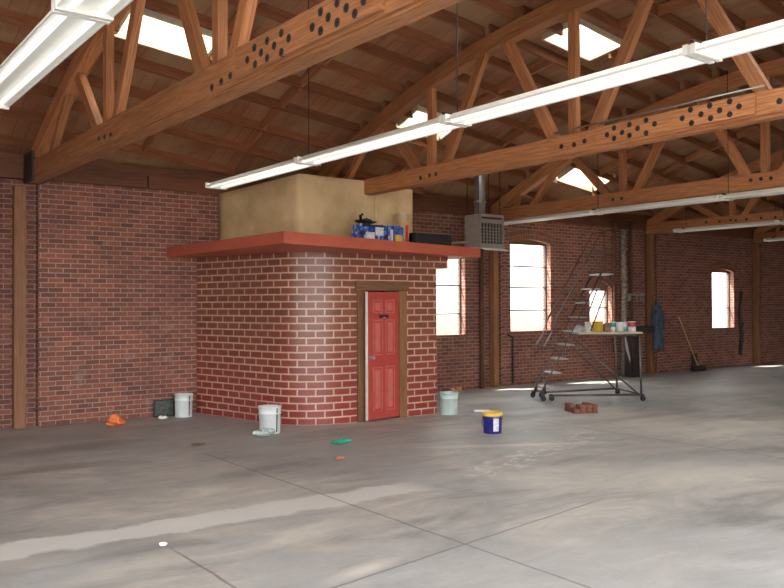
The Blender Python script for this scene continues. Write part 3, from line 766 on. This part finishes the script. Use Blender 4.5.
# things on the cabin roof
def wrapped(name, x0, x1, y0, y1, z0, z1, lab, dark=False):
    t = thing(name, ((x0+x1)/2, (y0+y1)/2, z0), lab, 'package', 'packages on the cabin roof'); w, d, h = x1-x0, y1-y0, z1-z0
    g = G(); rnd = random.Random(int(x0*100)); n, m2 = 8, 5
    for j in range(m2+1):
        for i in range(4*n):
            s, k = divmod(i, n); u = k/n
            cx_, cy_ = [(-.5+u, -.5), (.5, -.5+u), (.5-u, .5), (-.5, .5-u)][s]
            q = 1+rnd.uniform(-.05, .05)-(.08 if j in (0, m2) else 0); g.v.append((cx_*w*q, cy_*d*q, h*j/m2+(rnd.uniform(-.015, .015) if 0 < j else 0)))
    for j in range(m2):
        for i in range(4*n):
            a = j*4*n; k2 = (i+1) % (4*n); g.face((a+i, a+k2, a+4*n+k2, a+4*n+i), [(0, 0)]*4)
    g.face(tuple(m2*4*n+i for i in range(4*n)), [(0, 0)]*(4*n)); g.face(tuple(reversed(range(4*n))), [(0, 0)]*(4*n))
    g.build('wrapper', M['bluepack'], t)
    for (xa, xb, za, zb, mm) in (((-.30, .05, .15, .6, 'label'), (.1, .42, .45, .85, 'label'), (-.45, .45, .88, .95, 'black')) if dark else ((-.1, .30, .08, .55, 'yellow'), (-.40, -.25, .1, .8, 'label'))):
        g = G(); g.box(xa*w, xb*w, -d/2-.028, -d/2-.012, za*h, zb*h); g.build('printed_label', M[mm], t)
    return t
wrapped('wrapped_package', 7.20, 7.66, 10.48, 10.72, 2.722, 3.04, 'blue and silver wrapped package on the cabin roof, left one with dark rag on it', True)
wrapped('wrapped_package', 7.71, 8.02, 10.45, 10.68, 2.722, 3.03, 'small blue package with yellow label on the cabin roof, beside the beige tube')
g = G(); g.blob((7.40, 10.6, 3.045), .17, .11, .08, 5, 9, .35); g.tube([(7.3, 10.6, 3.08), (7.27, 10.58, 3.17), (7.31, 10.57, 3.20)], .025, 6)
o = g.build('rag', M['black'], origin=(7.40, 10.6, 3.045)); tag(o, 'black crumpled rag lying on the left blue package', 'rag')
t = thing('cardboard_tube', (8.24, 10.77, 2.722), 'beige cylinder with a red stripe standing on the cabin roof', 'tube')
g = G(); g.lathe([(.105, 0), (.11, .01), (.11, .50), (.10, .51), (.0, .52)], 20); g.build('body', M['beige'], t)
g = G(); g.lathe([(.112, .47), (.116, .475), (.116, .55), (.10, .565), (.02, .57)], 20); g.build('cap', M['plank'], t)
g = G(); g.box(-.02, .03, -.122, -.105, .05, .36); g.build('printed_stripe', M['red'], t)
g = G(); g.box(8.40, 9.18, 10.62, 10.9, 2.722, 2.97); o = g.build('black_box', M['black'], origin=(8.8, 10.7, 2.722), bevel=.01)
tag(o, 'long low black case lying on the right end of the cabin roof', 'case')

# ------------------------------------------------------------------ unit heater
def heater():
    y = 11.5; x0, x1 = 10.64, 11.26; z0, z1 = 2.84, 3.50
    t = thing('unit_heater', (10.97, 11.7, z0), 'grey gas unit heater with grille hanging from the roof by rods', 'heater'); T = Vector(t.location)
    def fin(g_, n_, m_, par=t, **k): g_.v = [tuple(Vector(p)-T) for p in g_.v]; return g_.build(n_, M[m_], par, **k)
    yb = 11.93
    g = G(); g.box(x0, x1, y+.02, yb, z0+.03, z1); fin(g, 'casing', 'heater', bevel=.01)
    g = G(); w = .03
    g.box(x0, x1, y-.02, y+.02, z1-.05, z1); g.box(x0, x1, y-.02, y+.02, z0, z0+.10); g.box(x0, x0+w, y-.02, y+.02, z0+.10, z1-.05); g.box(x1-w, x1, y-.02, y+.02, z0+.10, z1-.05)
    g.box(x0+w, x1-w, y-.01, y+.02, z1-.17, z1-.09); fin(g, 'front_frame', 'heater')
    g = G(); g.box(x0+w, x1-w, y+.012, y+.018, z0+.1, z1-.05); fin(g, 'recess', 'black')
    for k in range(1, 7):
        xx = x0+w+(x1-x0-2*w)*k/7; g = G(); g.box(xx-.006, xx+.006, y-.015, y+.01, z0+.1, z1-.17); fin(g, 'louver', 'heater')
    for k in range(1, 6):
        zz = z0+.1+(z1-.2-z0-.1)*k/6; g = G(); g.box(x0+w, x1-w, y-.010, y+.012, zz-.004, zz+.004); fin(g, 'louver', 'heater')
    g = G(); g.beam((10.97, y-.13, z0-.035), (10.97, y+.01, z0+.02), x1-x0, .008); fin(g, 'lit_bottom_louver', 'white')  # light on the bottom louver put into its white colour
    g = G(); g.tube([(10.76, 11.62, z1-.01), (10.76, 11.62, 4.45), (10.76, 11.62, 4.62)], .105, 16); fin(g, 'flue_pipe', 'galv')
    g = G(); g.tube([(10.76, 11.62, 3.72), (10.76, 11.62, 3.76)], .118, 16); fin(g, 'flue_collar', 'galv')
    for xx, yy_ in ((x0+.03, y+.06), (x1-.03, y+.06), (x0+.03, yb-.05), (x1-.03, yb-.05)):
        g = G(); g.cyl((xx, yy_, z1-.01), (xx, yy_, arc(yy_)+.15), .008, 6); fin(g, 'hanger_rod', 'dark')
    g = G(); g.tube([(x0+.01, 11.8, 2.98), (10.4, 11.8, 2.96), (9.9, 11.85, 2.92), (9.75, 12.0, 2.9), (9.75, 12.86, 2.9)], .022, 8); fin(g, 'gas_pipe', 'galv')
heater()

# ------------------------------------------------------------------ buckets
def bucket(name, x, y, h, r, m_, lab, stripe=None, contents=None, grp='white plastic pails', rz=0, sc=1):
    t = thing(name, (x, y, 0.001), lab, 'bucket', grp, rz)
    g = G(); g.lathe([(r*.91, 0), (r*.92, .004), (r*.97, h*.72), (r*1.03, h*.73), (r*1.03, h*.76), (r*.98, h*.78), (r*1.0, h*.96), (r*1.05, h*.965), (r*1.05, h), (r*.97, h), (r*.94, h*.9), (r*.84, .02), (0, .015)], 32)
    g.build('body', M[m_], t)
    g = G(); pts = [(r*1.04*math.cos(a), .012+r*1.02*math.sin(a), h*.86-h*.62*math.sin(a)**1.2) for a in [math.pi*k/14 for k in range(15)]]
    g.tube(pts, .003, 6); g.build('handle', M['dark'], t)
    if stripe:
        a0, a1, za, zb, mm = stripe
        g = G(); n = 6
        for k in range(n):
            b0 = R(a0+(a1-a0)*k/n); b1 = R(a0+(a1-a0)*(k+1)/n)
            f_ = lambda z: (r*.922+r*.05*z/h/.72)+.003 if z < h*.72 else r*1.0+.003
            g.quad(*[(f_(z)*math.cos(b), f_(z)*math.sin(b), z) for b, z in ((b0, za*h), (b1, za*h), (b1, zb*h), (b0, zb*h))])
        g.build('label', M[mm], t)
    return t
bucket('plastic_bucket', 5.21, 12.60, .36, .145, 'pail', 'white pail in the corner between the old wall and the painted brick cabin', (-78, -70, .06, .94, 'black'))
b = bucket('plastic_bucket', 5.50, 10.25, .375, .155, 'pail', 'white pail standing in front of the cabin beside the rounded corner', (-82, -74, .06, .94, 'black'))
b = bucket('plastic_bucket', 8.74, 10.19, .355, .15, 'pail2', 'mint white pail at the right end of the cabin', (-88, -72, .25, .6, 'label'))
t = bucket('paint_bucket', 7.96, 8.36, .285, .135, 'blue', 'dark blue paint bucket with yellow rim alone on the floor right of the door', (-128, -92, .12, .78, 'label'), grp=None)
g = G(); g.lathe([(.142, .24), (.146, .245), (.146, .287), (.128, .292), (.124, .26), (.12, .25)], 32, close=False); g.build('rim', M['yellow'], t)
g = G(); g.lathe([(.0, .235), (.126, .236)], 24, close=False); g.build('paint', M['yellow'], t)

# ------------------------------------------------------------------ rolling ladder with plank
P0 = Vector((11.38, 10.72, 0)); E_ = Vector((.876, -.482, 0)); N_ = Vector((.482, .876, 0))
def S(s, n, z): return P0 + E_*s + N_*n + Vector((0, 0, z))
def ladder():
    t = thing('rolling_ladder', P0, 'steel rolling stair ladder with high handrails and braced base by the big window', 'ladder'); T = Vector(t.location)
    def fin(g_, n_, m_='steel', par=t, **k): g_.v = [tuple(Vector(p)-T) for p in g_.v]; return g_.build(n_, M[m_], par, **k)
    w = .225
    for sd in (-w, w):
        g = G(); g.tube([S(0.0, sd, .05), S(.02, sd, .2), S(1.16, sd, 2.36)], .018, 8); fin(g, 'stringer')
        g = G(); g.tube([S(.04, sd, 1.0), S(.14, sd, 1.16), S(.30, sd, 1.55), S(.84, sd, 2.52)], .018, 8); fin(g, 'handrail', 'rail')
        g = G(); g.tube([S(.84, sd, 2.52), S(1.16, sd, 3.12), S(1.36, sd, 3.16), S(1.40, sd, 3.08), S(1.40, sd, 2.34)], .013, 8); fin(g, 'upper_rail', 'rust')
        for q0, q1 in (((.02, 1.0), (.42, .90)), ((.56, 1.98), (.92, 1.84)), ((1.02, 2.85), (1.14, 2.38)), ((1.0, 2.76), (1.40, 2.76))):
            g = G(); g.tube([S(q0[0], sd, q0[1]), S(q1[0], sd, q1[1])], .012, 6); fin(g, 'rail_strut')
        g = G(); g.tube([S(1.36, sd, 2.32), S(.95, sd, 1.28)], .014, 6); fin(g, 'back_strut')
    zs = [.23, .50, .76, 1.02, 1.27, 1.53, 1.80, 2.06]
    for z in zs:
        s = .02+.485*z; g = G(); g.beam(S(s+.02, -w, z), S(s+.02, w, z), .20, .025); fin(g, 'tread', 'tread', bevel=.003)
    g = G(); g.beam(S(1.1, 0, 2.335), S(1.40, 0, 2.335), 2*w, .03, up=(0, 0, 1)); fin(g, 'platform', 'tread')
    # base frame
    for sa, sb in ((-.26, -.55), (.26, .55)):
        g = G(); g.tube([S(.12, sa, .10), S(1.78, sb, .12)], .020, 8); fin(g, 'base_rail')
        g = G(); g.tube([S(1.78, sb, .06), S(1.76, sb, 1.20)], .020, 8); fin(g, 'rear_leg')
        g = G(); g.tube([S(.58, sa, 1.16), S(1.76, sb, .10)], .016, 8); fin(g, 'diagonal_brace')
        g = G(); g.tube([S(.05, sa, .12), S(.05, sa, .38)], .02, 8); fin(g, 'front_leg')
    g = G(); g.tube([S(1.78, -.55, .12), S(1.78, .55, .12)], .018, 8); fin(g, 'cross_bar')
    g = G(); g.tube([S(1.76, -.55, 1.19), S(1.76, .55, 1.19)], .018, 8); g.tube([S(.60, -w, 1.205), S(1.76, -.50, 1.195)], .014, 6); g.tube([S(.60, w, 1.205), S(1.76, .50, 1.195)], .014, 6); fin(g, 'plank_bearer')
    g = G(); g.tube([S(.05, -.3, .14), S(.05, .3, .14)], .018, 8); fin(g, 'cross_bar')
    for s, n in ((.0, -.32), (.0, .32), (1.80, -.57), (1.80, .57), (.16, -.30), (.16, .30)):
        g = G(); c = S(s, n, .05); g.cyl(c-N_*.014, c+N_*.014, .048, 14); fin(g, 'caster', 'black')
        g = G(); g.beam(c+Vector((0, 0, .0)), c+Vector((0, 0, .085)), .04, .03, up=(1, 0, 0)); fin(g, 'caster_fork', 'steel')
ladder()
g = G(); g.beam(S(.72, 0.02, 1.232), S(1.98, 0.02, 1.232), .42, .035); o = g.build('plank', M['plank'], origin=tuple(S(1.3, 0, 1.23)), bevel=.004)
tag(o, 'pale wooden plank laid on the rolling ladder as a shelf for paint cans', 'plank')
ZP = 1.2505
def can(name, s, n, r, h, m_, lab, m2=None, cat='can'):
    t = thing(name, S(s, n, ZP), lab, cat, 'cans and pots on the plank')
    g = G(); g.lathe([(r, 0), (r, h*.94), (r*1.04, h*.95), (r*1.04, h), (r*.95, h), (0, h*.97)], 20); g.build('body', M[m_], t)
    if m2:
        g = G(); g.lathe([(r*1.012, h*.5), (r*1.012, h*.93)], 20, close=False); g.build('label_band', M[m2], t)
        g = G(); g.lathe([(r*1.01, h*.08), (r*1.01, h*.3)], 20, close=False); g.build('lower_band', M['green' if m_ != 'white' else 'label'], t)
    return t
g = G(); g.lathe([(.135, 0), (.13, .03), (.105, .09), (.06, .13), (0, .145)], 20); o = g.build('plastic_bowl', M['grey'], origin=None); o.location = S(.80, 0, ZP)
tag(o, 'upturned grey white bowl at the left end of the plank', 'bowl', 'cans and pots on the plank')
can('paint_can', 1.0, .05, .06, .19, 'white', 'white can beside the upturned bowl on the plank', 'label')
can('yellow_pail', 1.17, 0, .10, .20, 'yellow', 'yellow pail in the middle of the plank', None, 'pail')
g = G(); g.blob(tuple(S(1.355, 0, ZP)), .07, .08, .17, 8, 10, .12); o = g.build('paper_bag', M['bag'], origin=tuple(S(1.37, 0, ZP))); tag(o, 'small brown paper bag right of the yellow pail', 'bag')
can('paint_can', 1.48, .03, .055, .19, 'white', 'green and white can right of the brown bag on the plank', 'green')
can('paint_can', 1.60, -.02, .07, .185, 'white', 'plain white can, second from the right end of the plank', None)
can('paint_can', 1.73, .05, .05, .19, 'grey', 'grey can between the white can and the red topped can', 'label')
can('paint_can', 1.85, .0, .075, .195, 'white', 'red topped can at the right end of the plank', 'red')

# ------------------------------------------------------------------ wall pipes and hangings
def pipe_thing(name, pts, r, m_, lab, cat='pipe', extra=None):
    g = G(); g.tube(pts, r, 8)
    t = thing(name, pts[0], lab, cat); T = Vector(t.location); g.v = [tuple(Vector(p)-T) for p in g.v]; g.build('pipe', M[m_], t)
    for i, z in enumerate(extra or []):
        c = Vector((pts[0][0], pts[0][1], z))-T; h = G(); h.cyl(c-Vector((0, 0, .03)), c+Vector((0, 0, .03)), r*1.45, 10); h.build('coupling', M[m_], t)
    return t
pipe_thing('wall_pipe', [(16.62, 12.8, 0.0), (16.62, 12.8, 1.9), (16.66, 12.8, 2.1), (16.62, 12.8, 2.3), (16.62, 12.8, 3.6)], .075, 'limed', 'thick lime streaked pipe running up the wall right of the small window', extra=[1.0, 2.4, 3.1])
pipe_thing('wall_pipe', [(16.32, 12.83, 0.6), (16.32, 12.83, 3.72)], .04, 'rust', 'thin rusty pipe just left of the lime streaked pipe')
pipe_thing('wall_pipe', [(16.95, 12.83, 0.9), (16.95, 12.83, 3.74)], .04, 'rust', 'thin rusty pipe just right of the lime streaked pipe')
g = G(); g.tube([(16.28, 12.94, 3.78), (16.28, 12.72, 3.80), (16.32, 12.70, 3.80), (17.0, 12.70, 3.80), (17.04, 12.72, 3.80), (17.04, 12.94, 3.78)], .025, 8); o = g.build('pipe_bracket', M['rust'], origin=None); tag(o, 'rusty bracket bar across the tops of the three wall pipes', 'bracket')
pipe_thing('conduit', [(12.86, 12.86, 0.05), (12.86, 12.86, 1.05), (12.7, 12.86, 1.12)], .022, 'dark', 'short dark conduit below the left edge of the big window', 'conduit')
pipe_thing('conduit', [(11.93, 12.84, 0.0), (11.93, 12.84, 3.3)], .05, 'rust', 'dark vertical band beside the post under the heater', 'pipe')  # thin tube drawn along a dark upright band of the wall
pipe_thing('conduit', [(21.96, 12.84, 2.1), (21.9, 12.84, 1.5), (21.98, 12.84, .9), (21.9, 12.84, .3)], .05, 'dark', 'dark crooked pipe right of the farthest window', 'pipe', [1.2, .7])
g = G(); g.box(16.7, 17.25, 12.62, 12.89, 1.98, 2.02); g.box(16.7, 16.74, 12.66, 12.89, 1.84, 1.98); g.box(17.2, 17.24, 12.66, 12.89, 1.84, 1.98); o = g.build('wall_bracket_shelf', M['limed'], origin=(17, 12.8, 2.0)); tag(o, 'small pale shelf bracket on the wall right of the streaked pipe', 'shelf')
g = G(); g.box(16.5, 17.3, 12.42, 12.69, 1.05, 1.22); g.box(16.5, 16.85, 12.46, 12.69, .0, 1.05); o = g.build('dark_cabinet', M['dark'], origin=(16.8, 12.7, .4)); tag(o, 'dark metal box and duct low on the wall behind the plank', 'metal box')

# coveralls hanging on the post
def coveralls():
    t = thing('coveralls', (17.86, 12.755, 1.82), 'faded blue coveralls hanging from the timber post', 'coveralls')
    g = G(); n, m2 = 16, 22; rnd = random.Random(4)
    for j in range(m2+1):
        v = j/m2; z = -1.22*v
        wd = .05+.13*min(1, v*6) if v < .45 else .18-.05*(v-.45)
        dp = .05+.05*min(1, v*4)
        for i in range(n):
            a = 2*math.pi*i/n; f_ = 1+.14*math.sin(a*4+v*3)+rnd.uniform(-.03, .03)
            g.v.append((math.cos(a)*wd*f_+.05*v+.02*math.sin(v*9), -.03+math.sin(a)*dp*f_, z))
    for j in range(m2):
        for i in range(n):
            k2 = (i+1) % n; g.face((j*n+i, (j+1)*n+i, (j+1)*n+k2, j*n+k2), [(0, 0)]*4, True)
    g.face(tuple(range(n)), [(0, 0)]*n); g.face(tuple(m2*n+i for i in reversed(range(n))), [(0, 0)]*n)
    g.build('trousers_and_body', M['denim'], t)
    for sx in (-1, 1):
        g = G(); g.tube([(sx*.10, -.03, -.12), (sx*.17, -.04, -.35), (sx*.19+.02, -.05, -.72)], [.06, .065, .05], 10); g.build('sleeve', M['denim'], t)
coveralls()

# broom leaning on the wall
t = thing('broom', (19.38, 12.55, 0), 'push broom with pale handle leaning on the brick wall', 'broom')
g = G(); g.tube([(0, 0, .10), (-.47, .26, 1.42)], .016, 8); g.build('handle', M['straw'], t)
g = G(); g.box(-.27, .27, -.05, .05, .09, .15); g.build('head', M['dark'], t)
g = G(); g.beam((-.27, 0, .05), (.27, 0, .05), .12, .095); g.build('bristles', M['black'], t)
g = G(); g.box(-.29, -.05, .12, .15, 0.0, .45); g.v = [(a+.35, b_+.1, c_) for a, b_, c_ in g.v]; o = g.build('dustpan', M['dark'], origin=None); o.location = (19.38, 12.55, .001); tag(o, 'dark dustpan standing behind the broom head', 'dustpan')

# brick stack: two courses, loose
bp = None
spots = []
bc = Vector((10.62, 9.08, 0)); ea = Vector((.90, -.43, 0)).normalized(); eb = Vector((.43, .90, 0)).normalized()
for lay in range(2):
    for i in range(4):
        for j in range(2):
            if lay == 1 and (i, j) in ((0, 0), (1, 1), (2, 1)): continue
            spots.append((bc + ea*(-.13+.104*i) + eb*(.105*(2*j-1)) + Vector((0, 0, .001+.067*lay)), i, j, lay))
for k, (p, i, j, lay) in enumerate(spots):
    if bp is None:
        g = G(); g.box(-.048, .048, -.10, .10, 0, .065); bp = g.build('loose_brick', M['loose_brick'], bevel=.004); o = bp
    else: o = bp.copy(); COL.objects.link(o)
    o.location = p; o.rotation_euler = (0, 0, math.atan2(ea.y, ea.x)+random.uniform(-.03, .03))
    tag(o, 'loose red brick in the %s course of the floor stack before the ladder' % ('lower', 'upper')[lay], 'brick', 'bricks in the %s course of the floor stack' % ('lower', 'upper')[lay])

# litter
def litter(name, c, r, m_, lab, cat, seed, jag=.35, n=9):
    g = G(); g.blob((c[0], c[1], 0.002), r[0], r[1], r[2], seed, n, jag); o = g.build(name, M[m_], origin=(c[0], c[1], 0)); return tag(o, lab, cat)
litter('orange_bag', (3.98, 12.2), (.14, .10, .14), 'orange', 'crumpled orange plastic bag on the floor near the left wall', 'bag', 2, .45)
litter('green_cloth', (5.80, 8.88), (.13, .07, .055), 'green', 'small bright green cloth on the floor before the cabin', 'cloth', 3)
litter('clear_bag', (5.27, 10.0), (.16, .12, .10), 'wrap', 'crumpled clear greenish plastic bag beside the front white pail', 'bag', 4)
litter('rust_scrap', (5.2, 8.02), (.07, .05, .03), 'leaf', 'small rust coloured scrap on the floor nearer than the green cloth', 'scrap', 6)
litter('paper_scrap', (2.30, 5.95), (.03, .022, .025), 'paper', 'tiny white crumpled paper near the bottom of the picture, left of centre', 'paper', 7)
litter('paper_scrap', (4.82, 12.5), (.08, .05, .05), 'paper', 'small white scrap on the floor near the left wall, left of the corner pail', 'paper', 9)
litter('dark_scrap', (4.3, 9.93), (.11, .04, .02), 'bag', 'thin dark scrap lying on the floor before the cabin, left of the front pail', 'scrap', 10)
litter('rubble', (11.0, 12.6), (.16, .10, .10), 'leaf', 'small heap of brown rubble at the foot of the wall right of the cabin', 'rubble', 12)
g = G(); g.box(-.13, .13, -.015, .015, 0, .03); o = g.build('wood_stick', M['paper'], origin=None); o.location = (9.38, 10.1, .001); o.rotation_euler = (0, 0, -.65); tag(o, 'short white stick on the floor behind the blue bucket', 'stick')
t = thing('framed_panel', (4.97, 12.80, 0.001), 'small dark framed panel leaning on the wall beside the corner pail', 'panel')
g = G(); g.box(-.17, .17, 0, .02, .02, .26); g.build('panel_board', M['panel'], t)
g = G(); g.box(-.18, .18, -.012, 0, .25, .275); g.box(-.18, .18, -.012, 0, 0, .025); g.box(-.18, -.155, -.012, 0, .025, .25); g.box(.155, .18, -.012, 0, .025, .25); g.build('panel_frame', M['dark'], t)

# ------------------------------------------------------------------ outside the windows
g = G(); g.box(4, 34, 24, 32, -.1, 5.5); o = g.build('neighbouring_building', M['stucco'], origin=(19, 28, 0)); tag(o, 'pale stucco building seen through the windows', 'building')
t = thing('board_fence', (17, 17.5, -.05), 'reddish board fence in the yard seen low through the big window', 'fence')
g = G()
for k in range(60): g.box(-6+.2*k, -6+.2*k+.17, -.012, .012, 0, 1.45)
g.build('boards', M['fence'], t)
g = G(); g.box(-6, 6, .013, .06, .3, .38); g.box(-6, 6, .013, .06, 1.1, 1.18); g.build('rail', M['fence'], t)
